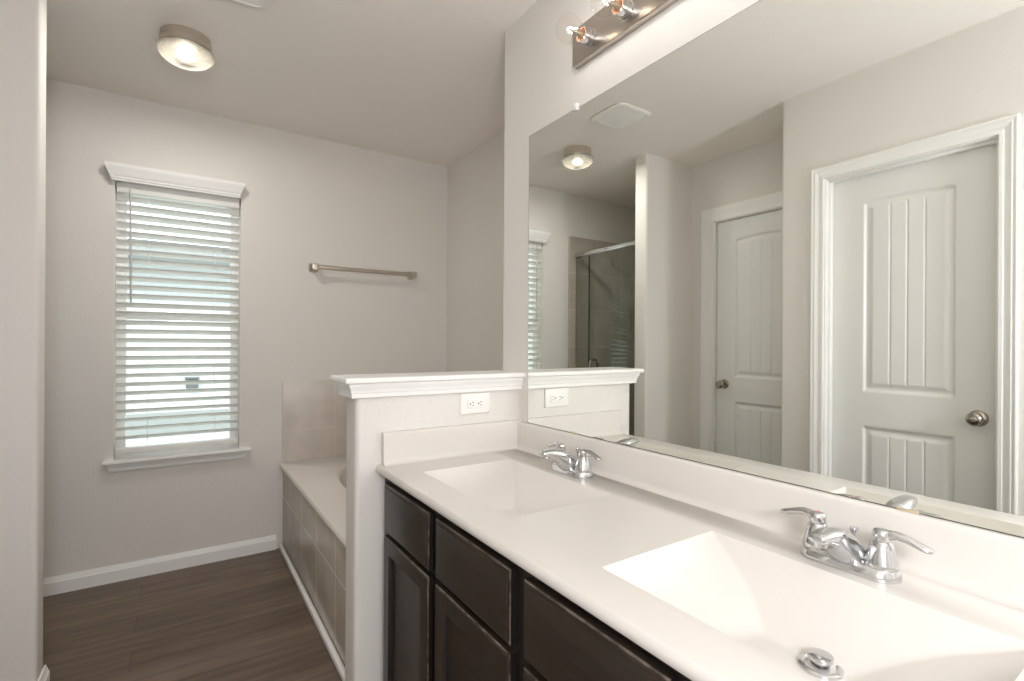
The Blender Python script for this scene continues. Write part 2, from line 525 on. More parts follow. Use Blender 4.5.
# baseboards
def base_run(name, a, b, nrm, h=0.082, t=0.014):
    a, b, nrm = Vector((*a, 0)), Vector((*b, 0)), Vector((*nrm, 0))
    pr = [(0, 0.0), (t, 0.0), (t, h * 0.70), (t * 0.72, h * 0.76), (t * 0.66, h * 0.84), (t * 0.40, h * 0.92), (t * 0.32, h), (0, h)]
    rings = [[tuple(q + nrm * o + Vector((0, 0, z))) for o, z in pr] for q in (a, b)]
    return struct(MB().loft(rings).build(name, M['trim'], smooth=30))
base_run('baseboard_far', (-1.60, YW), (-0.598, YW), (0, -1))
o = base_run('baseboard_partition', (XC - 0.46, YP0), (XC + 0.014, YP0), (0, -1))
o = base_run('baseboard_partition_end', (XC, YP0 - 0.014), (XC, YP1 + 0.01), (1, 0))
base_run('baseboard_near', (XN, YB), (XN, 0.48), (1, 0))
base_run('baseboard_near_end', (XN, 1.222), (XN, YN - 0.002), (1, 0))
base_run('baseboard_half', (XP, PY0 + 0.004), (XP, PY1 - 0.004), (-1, 0))

# ------------------------------------------------------------------ window
win = bpy.data.objects.new('window_1', None); win.location = ((WX0 + WX1) / 2, YW + 0.1, WZ0); COL.objects.link(win)
struct(win, 'single-hung window with white frame behind the blind', 'window')
YG = YW + 0.098
m = MB()
m.box(WX0, WX0 + 0.042, YG - 0.03, YG + 0.03, WZ0, WZ1, 0.003); m.box(WX1 - 0.042, WX1, YG - 0.03, YG + 0.03, WZ0, WZ1, 0.003)
m.box(WX0 + 0.04, WX1 - 0.04, YG - 0.03, YG + 0.03, WZ0, WZ0 + 0.045, 0.003); m.box(WX0 + 0.04, WX1 - 0.04, YG - 0.03, YG + 0.03, WZ1 - 0.045, WZ1, 0.003)
m.build('frame', M['trim'], win)
m = MB()
m.box(WX0 + 0.04, WX1 - 0.04, YG - 0.026, YG + 0.012, 1.318, 1.362, 0.003)
m.build('meeting_rail', M['trim'], win)
for nm, z0, z1, dy in (('upper_pane', 1.36, WZ1 - 0.044, 0.01), ('lower_pane', WZ0 + 0.044, 1.32, -0.008)):
    MB().box(WX0 + 0.041, WX1 - 0.041, YG + dy, YG + dy + 0.004, z0, z1).build(nm, M['pane'], win)

# sill: stool board and moulded apron with mitred returns
m = MB()
SX0, SX1 = -1.357, -0.765
def ret(o, z, y=YW): return [(SX0 - o, y, z), (SX0 - o, y - 0.012 - o, z), (SX1 + o, y - 0.012 - o, z), (SX1 + o, y, z)]
pr = [(0.0, 0.552), (0.004, 0.552), (0.006, 0.556), (0.006, 0.570), (0.010, 0.573), (0.011, 0.578), (0.018, 0.588), (0.019, 0.591), (0.026, 0.592), (0.030, 0.596), (0.030, 0.606), (0.026, 0.610), (0.01, 0.611)]
P = m.strip([ret(o, z) for o, z in pr])
m.face(P[-1]); m.face(list(reversed(P[0])))
m.box(WX0 + 0.001, WX1 - 0.001, YW - 0.005, YG - 0.03, WZ0, 0.611)
struct(m.build('window_sill', M['trim'], win, smooth=30))

# ------------------------------------------------------------------ blind
bl = thing('window_blind', 'white slatted blind with moulded valance hanging in the window', 'blind', ((WX0 + WX1) / 2, YW + 0.03, 0.63))
m = MB()
VX0, VX1 = -1.353, -0.803
def vret(o, z): return [(VX0 - o, YW - 0.001, z), (VX0 - o, YW - 0.034 - o, z), (VX1 + o, YW - 0.034 - o, z), (VX1 + o, YW - 0.001, z)]
pr = [(0.0, 2.003), (0.004, 2.003), (0.004, 2.010), (0.008, 2.013), (0.008, 2.022), (0.013, 2.028), (0.015, 2.036), (0.022, 2.052), (0.027, 2.064), (0.029, 2.070), (0.029, 2.081), (0.0, 2.081)]
P = m.strip([vret(o, z) for o, z in pr])
m.face(P[-1]); m.face(list(reversed(P[0])))
m.build('valance', M['trim'], bl, smooth=30)
BX0, BX1 = WX0 + 0.006, WX1 - 0.006
YS = YW + 0.030
MB().box(BX0, BX1, YS - 0.026, YS + 0.026, 1.955, 2.008, 0.003).build('headrail', M['slat'], bl)
m = MB()
tilt = math.radians(27)
zs = [1.932 - 0.0452 * k for k in range(28)]
for z in zs:
    rings = []
    for x in (BX0, BX1):
        ring = []
        for u, v in [(-0.025, 0.0), (-0.024, 0.0014), (-0.012, 0.0024), (0, 0.0028), (0.012, 0.0024), (0.024, 0.0014), (0.025, 0.0), (0.024, -0.0010), (0.0, 0.0000), (-0.024, -0.0010)]:
            yy = u * math.cos(tilt) + v * math.sin(tilt); zz = -u * math.sin(tilt) + v * math.cos(tilt)
            ring.append((x, YS + yy, z + zz))
        rings.append(ring)
    m.loft(rings)
m.build('slats', M['slat'], bl, smooth=50)
MB().box(BX0, BX1, YS - 0.026, YS + 0.022, 0.634, 0.662, 0.004).build('bottom_rail', M['slat'], bl)
for x in (-1.209, -0.911):
    m = MB()
    for yy in (YS - 0.027, YS + 0.027):
        m.sweep([(x, yy, 0.66), (x, yy, 1.97)], 0.0008, up=(0, 1, 0), n=6)
    for z in zs: m.box(x - 0.0006, x + 0.0006, YS - 0.027, YS + 0.027, z - 0.0135, z - 0.0123)
    m.build('ladder_cord', M['slat'], bl)
m = MB()
m.sweep([(-1.283, YS - 0.034, 1.982), (-1.283, YS - 0.038, 1.96), (-1.283, YS - 0.040, 1.95), (-1.2785, YS - 0.040, 1.41), (-1.2785, YS - 0.040, 1.395)],
        [(0.002, 0.002), (0.002, 0.002), (0.0042, 0.0042), (0.0048, 0.0048), (0.002, 0.002)], up=(0, 1, 0), n=8)
m.build('tilt_wand', M['wand'], bl)

# ------------------------------------------------------------------ outside the window
nh = thing('neighbour_house', 'pale sided house seen through the blind slats', 'house', (-1.4, 6.2, -0.4))
MB().box(-6, 4, 6.05, 6.6, -0.5, 2.02).build('wall', M['siding'], nh)
MB().box(-6.2, 4.2, 5.62, 6.6, 2.00, 2.12).build('soffit', M['soffit'], nh)
m = MB()
m.loft([[(-6.2, 5.60, 2.12), (-6.2, 7.6, 2.27), (-6.2, 7.6, 2.12)], [(4.2, 5.60, 2.12), (4.2, 7.6, 2.27), (4.2, 7.6, 2.12)]])
m.build('roof', M['roof'], nh)
MB().box(-6, 4, 6.02, 6.05, 0.30, 0.50).build('skirting_band', M['soffit'], nh)
ub = thing('utility_box', 'small grey box mounted on the pale house wall outside', 'utility box', (-0.967, 6.02, 0.73))
MB().box(-1.02, -0.915, 5.97, 6.0495, 0.735, 0.825, 0.008).build('housing', M['greybox'], ub)
MB().box(-1.03, -0.905, 5.96, 6.0495, 0.8255, 0.845, 0.006).build('lid', M['greybox'], ub)
gr = MB().box(-8, 6, 3.6, 14, -0.42, -0.40).build('ground', M['concrete'])
struct(gr, 'pale paved ground outside the window', 'ground')

# ------------------------------------------------------------------ bathtub with tiled apron
TZ = 0.500
XT = -0.565
tub = thing('bathtub', 'white drop-in bathtub with tiled apron between half wall and window wall', 'bathtub', (-0.04, 2.43, 0))
TY0, TY1 = PY1 + 0.012, YW - 0.010
cx, cy = -0.02, 2.435
m = MB()
N = 72
def ell(a, b, z, p=2.05):
    r = []
    for i in range(N):
        t = 2 * PI * i / N
        c, s_ = math.cos(t), math.sin(t)
        r.append((cx + a * math.copysign(abs(c) ** (2 / p), c), cy + b * math.copysign(abs(s_) ** (2 / p), s_), z))
    return r
def rect_ring(x0, x1, y0, y1, z):
    r = []
    for i in range(N):
        t = 2 * PI * i / N
        c, s_ = math.cos(t), math.sin(t)
        k = 1.0 / max(abs(c), abs(s_))
        r.append(((x0 + x1) / 2 + (x1 - x0) / 2 * c * k, (y0 + y1) / 2 + (y1 - y0) / 2 * s_ * k, z))
    return r
XI = XA - 0.010
m.loft([rect_ring(XT + 0.002, XI, TY0, TY1, TZ - 0.03), rect_ring(XT - 0.014, XI, TY0, TY1, TZ - 0.028), rect_ring(XT - 0.018, XI, TY0, TY1, TZ - 0.02),
        rect_ring(XT - 0.018, XI, TY0, TY1, TZ - 0.006), rect_ring(XT - 0.014, XI, TY0, TY1, TZ), rect_ring(XT + 0.01, XI - 0.01, TY0 + 0.01, TY1 - 0.01, TZ + 0.003),
        ell(0.395, 0.655, TZ + 0.003), ell(0.388, 0.645, TZ + 0.006), ell(0.380, 0.635, TZ + 0.003), ell(0.370, 0.625, TZ - 0.012), ell(0.362, 0.61, TZ - 0.06),
        ell(0.345, 0.56, TZ - 0.25), ell(0.30, 0.50, TZ - 0.37), ell(0.22, 0.42, TZ - 0.41), ell(0.02, 0.02, TZ - 0.415)], cap0=False)
m.build('basin', M['tub'], tub, smooth=40)
m = MB(); m.box(XT, XT + 0.02, TY0, TY1, 0.0, TZ - 0.03, 0.001)
m.build('tiled_apron', M['tile_apron'], tub)
m = MB(); m.box(XT - 0.022, XT - 0.001, TY0 + 0.02, TY1 - 0.002, 0.001, 0.030, 0.007)
m.build('shoe_moulding', M['trim'], tub)

# ------------------------------------------------------------------ mirror
MZ0, MZ1, MY1, MY0 = 0.913, 1.966, 1.497, 0.01
mi = thing('wall_mirror', 'large frameless mirror on the wall above the double vanity', 'mirror', (-0.004, (MY0 + MY1) / 2, MZ0))
m = MB()
m.strip([[(-0.0062, MY0 + 0.002, MZ0 + 0.002), (-0.0062, MY1 - 0.002, MZ0 + 0.002)], [(-0.0062, MY0 + 0.002, MZ1 - 0.002), (-0.0062, MY1 - 0.002, MZ1 - 0.002)]])
o = m.build('glass', M['mirror'], mi)
MB().box(-0.0060, -0.0008, MY0, MY1, MZ0, MZ1, 0.0008, 1).build('edge', M['mirroredge'], mi)
for yy in (1.236, 0.40):
    m = MB()
    m.box(-0.013, -0.0002, yy - 0.010, yy + 0.010, MZ1 - 0.008, MZ1 + 0.014, 0.003)
    m.lathe([(0.004, 0), (0.004, 0.002), (0.002, 0.003)], (-0.013, yy, MZ1 + 0.008), '-x', 10)
    m.build('clear_clip', M['clear'], mi)
for yy in (1.234, 0.345):
    MB().box(-0.0095, -0.0062, yy - 0.016, yy + 0.016, MZ0 - 0.0008, MZ0 + 0.0042, 0.0010).build('bottom_clip', M['clipgold'], mi)

# ------------------------------------------------------------------ vanity cabinet
VY0, VY1 = 0.02, PY0 - 0.003
XF = -0.522
CB = 0.794
cab = thing('vanity_cabinet', 'long espresso-stained vanity cabinet under the cream countertop', 'cabinet', (XF / 2, (VY0 + VY1) / 2, 0))
m = MB()
m.box(XF + 0.02, -0.004, VY0, VY0 + 0.018, 0, CB); m.box(XF + 0.02, -0.004, VY1 - 0.018, VY1, 0, CB)
m.box(XF + 0.075, -0.004, VY0 + 0.018, VY1 - 0.018, 0.09, 0.108); m.box(XF + 0.075, XF + 0.09, VY0 + 0.018, VY1 - 0.018, 0.0, 0.09)
m.box(-0.012, -0.004, VY0 + 0.018, VY1 - 0.018, 0.108, CB)
m.build('carcass', M['wooddark'], cab)
cols = [(1.510, 1.180), (1.138, 0.801), (0.756, 0.425), (0.383, 0.050)]
m = MB()
stiles = [(VY1, 1.490), (1.200, 1.118), (0.821, 0.736), (0.445, 0.363), (0.070, VY0)]
for a, b in stiles: m.box(XF, XF + 0.02, b, a, 0.09, CB, 0.001)
for z0, z1 in ((0.09, 0.125), (0.596, 0.632), (0.752, CB)): m.box(XF + 0.0005, XF + 0.0195, VY0 + 0.003, VY1 - 0.003, z0, z1)
m.build('face_frame', M['wooddark'], cab)
def panel_front(name, y0, y1, z0, z1, prof, back=0.0):
    """Mitred raised or recessed front; prof = (inset, stand-out from the frame)."""
    m = MB()
    rings = [[(XF - 0.0008 - d, y1 - i, z0 + i), (XF - 0.0008 - d, y0 + i, z0 + i), (XF - 0.0008 - d, y0 + i, z1 - i), (XF - 0.0008 - d, y1 - i, z1 - i)] for i, d in prof]
    m.loft(rings)
    o = m.build(name, M['wood'], cab, smooth=25)
    me = o.data
    me.materials.append(M['woodshade'])
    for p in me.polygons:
        if abs(p.normal.y) > 0.9: p.material_index = 1  # side faces take the painted shade
    at = me.attributes.new('wear', 'FLOAT', 'POINT')
    n = len(me.vertices) // len(prof)
    for k, (ins, d) in enumerate(prof):
        for q in range(4): at.data[k * 4 + q].value = worn.get(k, 0.0)
    return o
worn = {1: 0.0, 2: 0.9, 3: 1.0, 4: 0.55, 5: 0.0}
slab = [(0, 0.0), (0, 0.0120), (0, 0.0140), (0.0022, 0.0162), (0.0048, 0.0166), (0.0060, 0.0168), (0.0095, 0.0168), (0.0105, 0.0188), (0.0120, 0.0192)]
shaker = [(0, 0.0), (0, 0.0120), (0, 0.0140), (0.0022, 0.0162), (0.0048, 0.0168), (0.0065, 0.0190), (0.009, 0.0192), (0.046, 0.0192), (0.0475, 0.018), (0.053, 0.0135), (0.0545, 0.0065), (0.056, 0.0060)]
for k, (a, b) in enumerate(cols):
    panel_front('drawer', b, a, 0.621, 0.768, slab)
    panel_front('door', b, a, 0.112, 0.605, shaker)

# ------------------------------------------------------------------ countertop with two moulded basins
CZ = 0.816
XE = -0.552
ct = thing('vanity_countertop', 'cream one-piece double-sink countertop on the dark vanity', 'countertop', (XE / 2, (VY0 + VY1) / 2, CB))
CY0, CY1 = VY0 - 0.012, PY0 - 0.001
SINKS = [1.160, 0.397]
BX_0, BX_1, BHW = -0.460, -0.146, 0.238
def sstep(t): t = max(0.0, min(1.0, t)); return t * t * (3 - 2 * t)
def smin(a, b, k):
    h = max(0.0, min(1.0, 0.5 + 0.5 * (b - a) / k))
    return b * (1 - h) + a * h - k * h * (1 - h)
def depth(x, dy):
    """Basin depth below the counter at x, with dy measured from the basin's middle."""
    e = BHW - abs(dy); f = x - BX_0; b = BX_1 - x
    if e <= 0 or f <= 0 or b <= 0: return 0.0
    # ends ramp down towards the drain with a steeper shoulder at the front, the back slopes evenly
    u = sstep(b / 0.21)
    de = (0.020 + 0.046 * u) * (1 - math.exp(-e / 0.034)) + 0.95 * e ** 1.6
    db = 0.96 * b
    df = 0.14 * (1 - math.exp(-f / 0.045)) + 0.010 * f
    return max(0.0, min(1.6 * e, b, f, smin(smin(smin(de, db, 0.004), df, 0.02), 0.100, 0.008)))
def lin(a, b, n): return [a + (b - a) * i / n for i in range(n + 1)]
ycuts = sorted(set([CY0] + [s_ + sg * BHW for s_ in SINKS for sg in (-1, 1)] + [CY1]))
m = MB()
def flat_rect(m, x0, x1, y0, y1):
    vs = [m.bm.verts.new(q) for q in ((x0, y0, CZ), (x1, y0, CZ), (x1, y1, CZ), (x0, y1, CZ))]
    m.face(vs)
XB = -0.0
# top as a frame round the two basins
flat_rect(m, XE + 0.008, BX_0, CY0, CY1)
flat_rect(m, BX_1, XB, CY0, CY1)
for a, b in ((CY0, SINKS[1] - BHW), (SINKS[1] + BHW, SINKS[0] - BHW), (SINKS[0] + BHW, CY1)): flat_rect(m, BX_0, BX_1, a, b)
# rounded front edge and underside
edge = [(XE + 0.008, CZ), (XE + 0.0055, CZ - 0.0008), (XE + 0.0035, CZ - 0.0028), (XE + 0.0022, CZ - 0.0055), (XE + 0.0006, CZ - 0.0085), (XE, CZ - 0.0120), (XE, CB + 0.0030), (XE + 0.0015, CB + 0.001), (XE + 0.004, CB + 0.0005)]
m.strip([[(x, CY0, z), (x, CY1, z)] for x, z in edge])
m.face([m.bm.verts.new(q) for q in ((XE + 0.004, CY0, CB + 0.0005), (XE + 0.004, CY1, CB + 0.0005), (XF + 0.03, CY1, CB + 0.0005), (XF + 0.03, CY0, CB + 0.0005))])
for yy in (CY0, CY1):
    m.face([m.bm.verts.new((x, yy, z)) for x, z in edge + [(XB, CB + 0.0005), (XB, CZ)]])
bmesh.ops.remove_doubles(m.bm, verts=m.bm.verts[:], dist=1e-5)
m.build('slab', M['counter'], ct, smooth=40)
for sy in SINKS:
    m = MB()
    xs = lin(BX_0, BX_0 + 0.06, 22) + lin(BX_0 + 0.06, BX_1, 62)[1:]
    ys = lin(sy - BHW, sy - BHW + 0.08, 32) + lin(sy - BHW + 0.08, sy + BHW - 0.08, 70)[1:] + lin(sy + BHW - 0.08, sy + BHW, 32)[1:]
    m.grid(xs, ys, lambda x, y: (x, y, CZ - depth(x, y - sy)))
    m.build('basin', M['counter'], ct, smooth=60)
# splashes swept up from the top with a cove
cove = [(0.0005, CZ + 0.0001), (0.0400, CZ + 0.0001), (0.0340, CZ + 0.0007), (0.0295, CZ + 0.0024), (0.0262, CZ + 0.0055), (0.0240, CZ + 0.0100), (0.0228, CZ + 0.0160), (0.0215, 0.904), (0.0205, 0.9085), (0.0180, 0.9118), (0.0150, 0.9125), (0.0005, 0.9125)]
MB().loft([[(-d, yy, z) for d, z in cove] for yy in (CY0, CY1)]).build('backsplash', M['counter'], ct, smooth=40)
MB().loft([[(xx, CY1 - d, min(z, 0.9125) + (0.0055 if z > 0.9 else 0.0)) for d, z in cove] for xx in (-0.533, -0.0005)]).build('side_splash', M['counter'], ct, smooth=40)

# pop-up drains
XDR = -0.262
for k, sy in enumerate(SINKS):
    zz = CZ - depth(XDR, -0.027) + 0.0035
    d = thing('sink_drain', ['round chrome pop-up drain in the sink beside the half wall', 'round chrome pop-up drain in the nearer sink'][k], 'drain', (XDR, sy, zz), 'sink drains')
    
    d.location = (XDR, sy - (0.027 if k == 1 else 0.042), zz)
    c = tuple(d.location)
    up = 0.0 if k == 1 else -0.0085
    MB().lathe([(0.030, -0.009), (0.030, 0.001), (0.0275, 0.0026), (0.024, 0.0028), (0.021, 0.0005), (0.020, -0.004)], c, 'z', 40).build('flange', M['chrome'], d)
    MB().lathe([(0.013, -0.003), (0.0135, 0.009 + up), (0.0145, 0.0095 + up), (0.0175, 0.0105 + up), (0.0178, 0.0150 + up), (0.0170, 0.0164 + up), (0.0120, 0.0170 + up)], c, 'z', 40).build('stopper', M['chrome'], d)

# ------------------------------------------------------------------ faucets
def build_faucet(yc, label, rod):
    xc = -0.088
    f = thing('faucet', label, 'faucet', (xc, yc, CZ), 'centerset sink faucets')
    def stad(hw, hl, z, bulge=0.0, n=48):
        r = []
        for i in range(n):
            t = 2 * PI * i / n
            c, s_ = math.cos(t), math.sin(t)
            yy = math.copysign(min(abs(s_) * (hl), hl), s_)
            # stadium: two half circles joined
            straight = hl - hw
            y0 = straight if s_ > 0 else -straight
            px, py = hw * c, y0 + hw * s_
            px -= bulge * max(0.0, 1 - (abs(py) / hl) ** 2) * (1 if c < 0 else 0.3) * abs(c)
            r.append((xc + px, yc + py, z))
        return r
    m = MB()
    m.loft([stad(0.0285, 0.0785, CZ - 0.0002, 0.008), stad(0.0285, 0.0785, CZ + 0.004, 0.008), stad(0.0270, 0.0768, CZ + 0.014, 0.007), stad(0.0240, 0.0750, CZ + 0.0175, 0.006), stad(0.0205, 0.0715, CZ + 0.0195, 0.004)])
    m.build('base_plate', M['chrome'], f, smooth=40)
    # spout: broad foot leaning forward to a flat rounded nose
    secs = [(0.021, 0.012, 0.020, 0.0270), (0.014, 0.008, 0.034, 0.0330), (0.002, 0.006, 0.050, 0.0345), (-0.014, 0.004, 0.0630, 0.0330), (-0.026, 0.0065, 0.0700, 0.0300), (-0.040, 0.0180, 0.0755, 0.0260),
            (-0.056, 0.0350, 0.0785, 0.0225), (-0.074, 0.0500, 0.0800, 0.0195), (-0.092, 0.0580, 0.0798, 0.0175), (-0.106, 0.0615, 0.0785, 0.0160), (-0.113, 0.0635, 0.0770, 0.0140), (-0.1155, 0.0665, 0.0740, 0.0100)]
    m = MB()
    rings = []
    for dx, za, zb, hw in secs:
        ring = []
        for i in range(32):
            t = 2 * PI * i / 32
            ca, sa = math.cos(t), math.sin(t)
            u = math.copysign(abs(ca) ** 0.72, ca); v = math.copysign(abs(sa) ** 0.72, sa)
            taper = 1.0 - 0.22 * (v * 0.5 + 0.5) if dx > -0.05 else 1.0 - 0.10 * (0.5 + 0.5 * v)
            ring.append((xc + dx, yc + hw * u * taper, CZ + (za + zb) / 2 + (zb - za) / 2 * v))
        rings.append(ring)
    m.loft(rings)
    sp = m.build('spout', M['chrome'], f, smooth=45)
    MB().lathe([(0.0095, 0), (0.0098, -0.004), (0.0098, -0.009), (0.008, -0.0095)], (xc - 0.097, yc, CZ + 0.0635), 'z', 24).build('aerator', M['chrome'], sp)
    for sg in (1, -1):
        hy = yc + sg * 0.0508
        m = MB()
        m.lathe([(0.0245, 0.017), (0.0250, 0.021), (0.0240, 0.026), (0.0215, 0.038), (0.0190, 0.048), (0.0165, 0.0555), (0.0140, 0.0590), (0.0130, 0.0605)], (xc, hy, CZ), 'z', 36)
        hub = m.build('handle_hub', M['chrome'], f, smooth=50)
        m = MB()
        m.lathe([(0.0128, 0.0607), (0.0138, 0.063), (0.0142, 0.070), (0.0138, 0.075), (0.0118, 0.0785), (0.0080, 0.0802)], (xc, hy, CZ), 'z', 32)
        pts = [(0.000, 0.0695), (0.012, 0.0730), (0.022, 0.0745), (0.034, 0.0725), (0.046, 0.0685), (0.056, 0.0650), (0.064, 0.0632), (0.0685, 0.0630)]
        rad = [(0.0095, 0.0085), (0.0092, 0.0082), (0.0086, 0.0072), (0.0082, 0.0064), (0.0096, 0.0060), (0.0108, 0.0057), (0.0098, 0.0050), (0.0045, 0.0026)]
        m.sweep([(xc + 0.004 * (q / 0.07), hy + sg * q, CZ + z) for q, z in pts], rad, up=(0, 0, 1), n=18)
        m.build('lever_handle', M['chrome'], f, smooth=50)
        if sg > 0:
            o = MB().lathe([(0.0048, 0.0801), (0.0048, 0.0805), (0.0036, 0.0808), (0.0032, 0.0803)], (xc, hy, CZ), 'z', 24).build('hot_mark', M['red'], hub)
            o['label'] = 'small red ring on the hot handle'
    m = MB()
    xr = xc + 0.0235
    m.lathe([(0.0026, 0.014), (0.0026, 0.046 + rod), (0.0034, 0.047 + rod), (0.0048, 0.051 + rod), (0.0070, 0.057 + rod), (0.0076, 0.060 + rod), (0.0070, 0.0620 + rod), (0.003, 0.0627 + rod)], (xr, yc, CZ), 'z', 20)
    m.build('lift_rod', M['chrome'], f, smooth=50)
    return f
build_faucet(1.150, 'chrome two-lever faucet on the sink beside the half wall', 0.012)
build_faucet(0.405, 'chrome two-lever faucet on the nearer sink', 0.0)

# ------------------------------------------------------------------ vanity light bar
LBY = [1.150 - 0.152 * k for k in range(6)]
LBZ = 2.142
lb = thing('vanity_light_bar', 'polished nickel bar light with clear globe bulbs above the mirror', 'light fixture', (0, 0.78, LBZ))
m = MB()
m.box(-0.024, -0.0005, 0.325, 1.236, 2.150 - 0.0585, 2.150 + 0.0585, 0.0035, 2)
m.build('back_plate', M['barmetal'], lb)
for yy in LBY:
    m = MB()
    m.lathe([(0.0265, 0.0), (0.0265, 0.002), (0.0240, 0.003), (0.0240, 0.015), (0.0252, 0.0155), (0.0252, 0.0180), (0.0232, 0.0185), (0.0232, 0.038), (0.0208, 0.0385), (0.0200, 0.037), (0.0190, 0.016)], (-0.024, yy, LBZ), '-x', 32, cap1=False)
    so = m.build('socket_cup', M['chrome'], lb, smooth=40)
    MB().lathe([(0.0189, 0.016), (0.0198, 0.0372), (0.0180, 0.0376), (0.0165, 0.018)], (-0.024, yy, LBZ), '-x', 28).build('socket_lining', M['copper'], so)
    m = MB()
    R = 0.040
    bc = 0.086
    # sphere from the neck round to the tip
    prof = [(0.0125, 0.040), (0.0128, 0.046)] + [(R * math.sin(t), bc - R * math.cos(t)) for t in [math.radians(a) for a in range(24, 181, 6)]]
    m.lathe(prof, (-0.024, yy, LBZ), '-x', 32, cap0=False)
    bu = m.build('globe_bulb', M['bulbglass'], lb, smooth=60)
    m = MB()
    m.lathe([(0.0100, 0.022), (0.0105, 0.040), (0.0060, 0.046), (0.0045, 0.060), (0.002, 0.064)], (-0.024, yy, LBZ), '-x', 16)
    m.build('bulb_stem', M['bulbbase'], bu, smooth=50)
    m = MB()
    fp = [(-0.024 - 0.064 - 0.024 * math.sin(PI * i / 10), yy + 0.012 * math.cos(PI * i / 10), LBZ + 0.003 * math.sin(i * 2.1)) for i in range(11)]
    m.sweep(fp, 0.0016, up=(0, 0, 1), n=8)
    m.build('filament', M['filament'], bu)
    L = lamp('bulb_light', 'POINT', (-0.024 - 0.086, yy, LBZ), 0.30, (1.0, 0.97, 0.95), 0.02)
    L.visible_glossy = False

# ------------------------------------------------------------------ ceiling light
cl = thing('ceiling_light', 'flush ceiling light with nickel pan and glowing frosted bowl', 'ceiling light', (-1.055, 2.436, H))
c = (-1.055, 2.436, H)
m = MB()
m.lathe([(0.088, -0.0005), (0.0885, -0.020), (0.0905, -0.022), (0.0905, -0.025), (0.0885, -0.027), (0.0880, -0.044), (0.0905, -0.046), (0.0905, -0.050), (0.087, -0.051)], c, 'z', 56, cap1=False)
m.build('metal_pan', M['nickel'], cl, smooth=40)
m = MB()
m.lathe([(0.088, -0.052), (0.0985, -0.0545), (0.1010, -0.058), (0.1015, -0.063), (0.099, -0.071), (0.092, -0.082), (0.079, -0.094), (0.062, -0.103), (0.042, -0.109), (0.020, -0.112), (0.0, -0.1127)], c, 'z', 56, cap0=False, cap1=False)
m.build('glass_bowl', M['bowl'], cl, smooth=60)
MB().lathe([(0.0865, -0.0450), (0.086, -0.0500), (0.030, -0.0515), (0.002, -0.0516)], c, 'z', 48).build('added_dark_disc', M['slot'], cl)  # dark disc added to keep the bulb from mirroring in the pan
MB().lathe([(0.010, -0.0545), (0.016, -0.058), (0.026, -0.064), (0.032, -0.073), (0.032, -0.080), (0.026, -0.089), (0.014, -0.095), (0.002, -0.097)], c, 'z', 24).build('bulb', M['lampbulb'], cl, smooth=60)
al = bpy.data.lights.new('ceiling_light_down', 'AREA'); al.shape = 'DISK'; al.size = 0.13; al.energy = 165.0; al.color = (0.97, 0.99, 1.05)
ao = bpy.data.objects.new('ceiling_light_down', al); ao.location = (c[0], c[1], H - 0.0535); COL.objects.link(ao); ao.visible_camera = False; ao.visible_glossy = False

# ------------------------------------------------------------------ ceiling vent
cv = thing('ceiling_vent', 'white square exhaust vent cover with bowed edges on the ceiling', 'vent', (-0.927, 1.938, H))
def bowed(hw, z, rnd=0.12, n=48):
    r = []
    for i in range(n):
        t = 2 * PI * i / n
        c_, s_ = math.cos(t), math.sin(t)
        p_ = 7.0
        k = (abs(c_) ** p_ + abs(s_) ** p_) ** (-1 / p_)
        r.append((-0.927 + hw * c_ * k, 1.938 + hw * s_ * k, z))
    return r
m = MB()
m.loft([bowed(0.117, H - 0.0003), bowed(0.125, H - 0.004), bowed(0.126, H - 0.008), bowed(0.121, H - 0.012), bowed(0.110, H - 0.0150), bowed(0.106, H - 0.0148), bowed(0.105, H - 0.010)], cap1=False)
m.build('cover_frame', M['plastic'], cv, smooth=50)
m = MB()
m.loft([bowed(0.1045, H - 0.010), bowed(0.103, H - 0.0135), bowed(0.05, H - 0.0150), bowed(0.001, H - 0.0155)])
m.build('grille_panel', simple('frosted_vent_panel', srgb(244, 243, 240), 0.4, var=0.06, vscale=9), cv, smooth=50)

# ------------------------------------------------------------------ towel bar
tb = thing('towel_bar', 'brushed nickel towel bar on the wall above the tub', 'towel bar', (-0.09, YW, 1.655))
TBX0, TBX1, TBZ = -0.402, 0.218, 1.655
for x in (TBX0, TBX1):
    m = MB()
    def sq(hw, d, n=40):
        r = []
        for i in range(n):
            t = 2 * PI * i / n
            ca, sa = math.cos(t), math.sin(t)
            k = (abs(ca) ** 7 + abs(sa) ** 7) ** (-1 / 7)
            r.append((x + hw * ca * k, YW - d, TBZ + hw * sa * k))
        return r
    m.loft([sq(0.0255, 0.0003), sq(0.0260, 0.004), sq(0.0250, 0.008), sq(0.0185, 0.012), sq(0.0165, 0.020), sq(0.0165, 0.040), sq(0.0185, 0.044), sq(0.0190, 0.070), sq(0.0175, 0.0735), sq(0.010, 0.0745)])
    m.build('post', M['nickel'], tb, smooth=35)
MB().sweep([(TBX0 - 0.004, YW - 0.059, TBZ), (TBX1 + 0.004, YW - 0.059, TBZ)], [(0.0095, 0.0125), (0.0095, 0.0125)], n=24, power=3.0).build('bar', M['nickel'], tb)

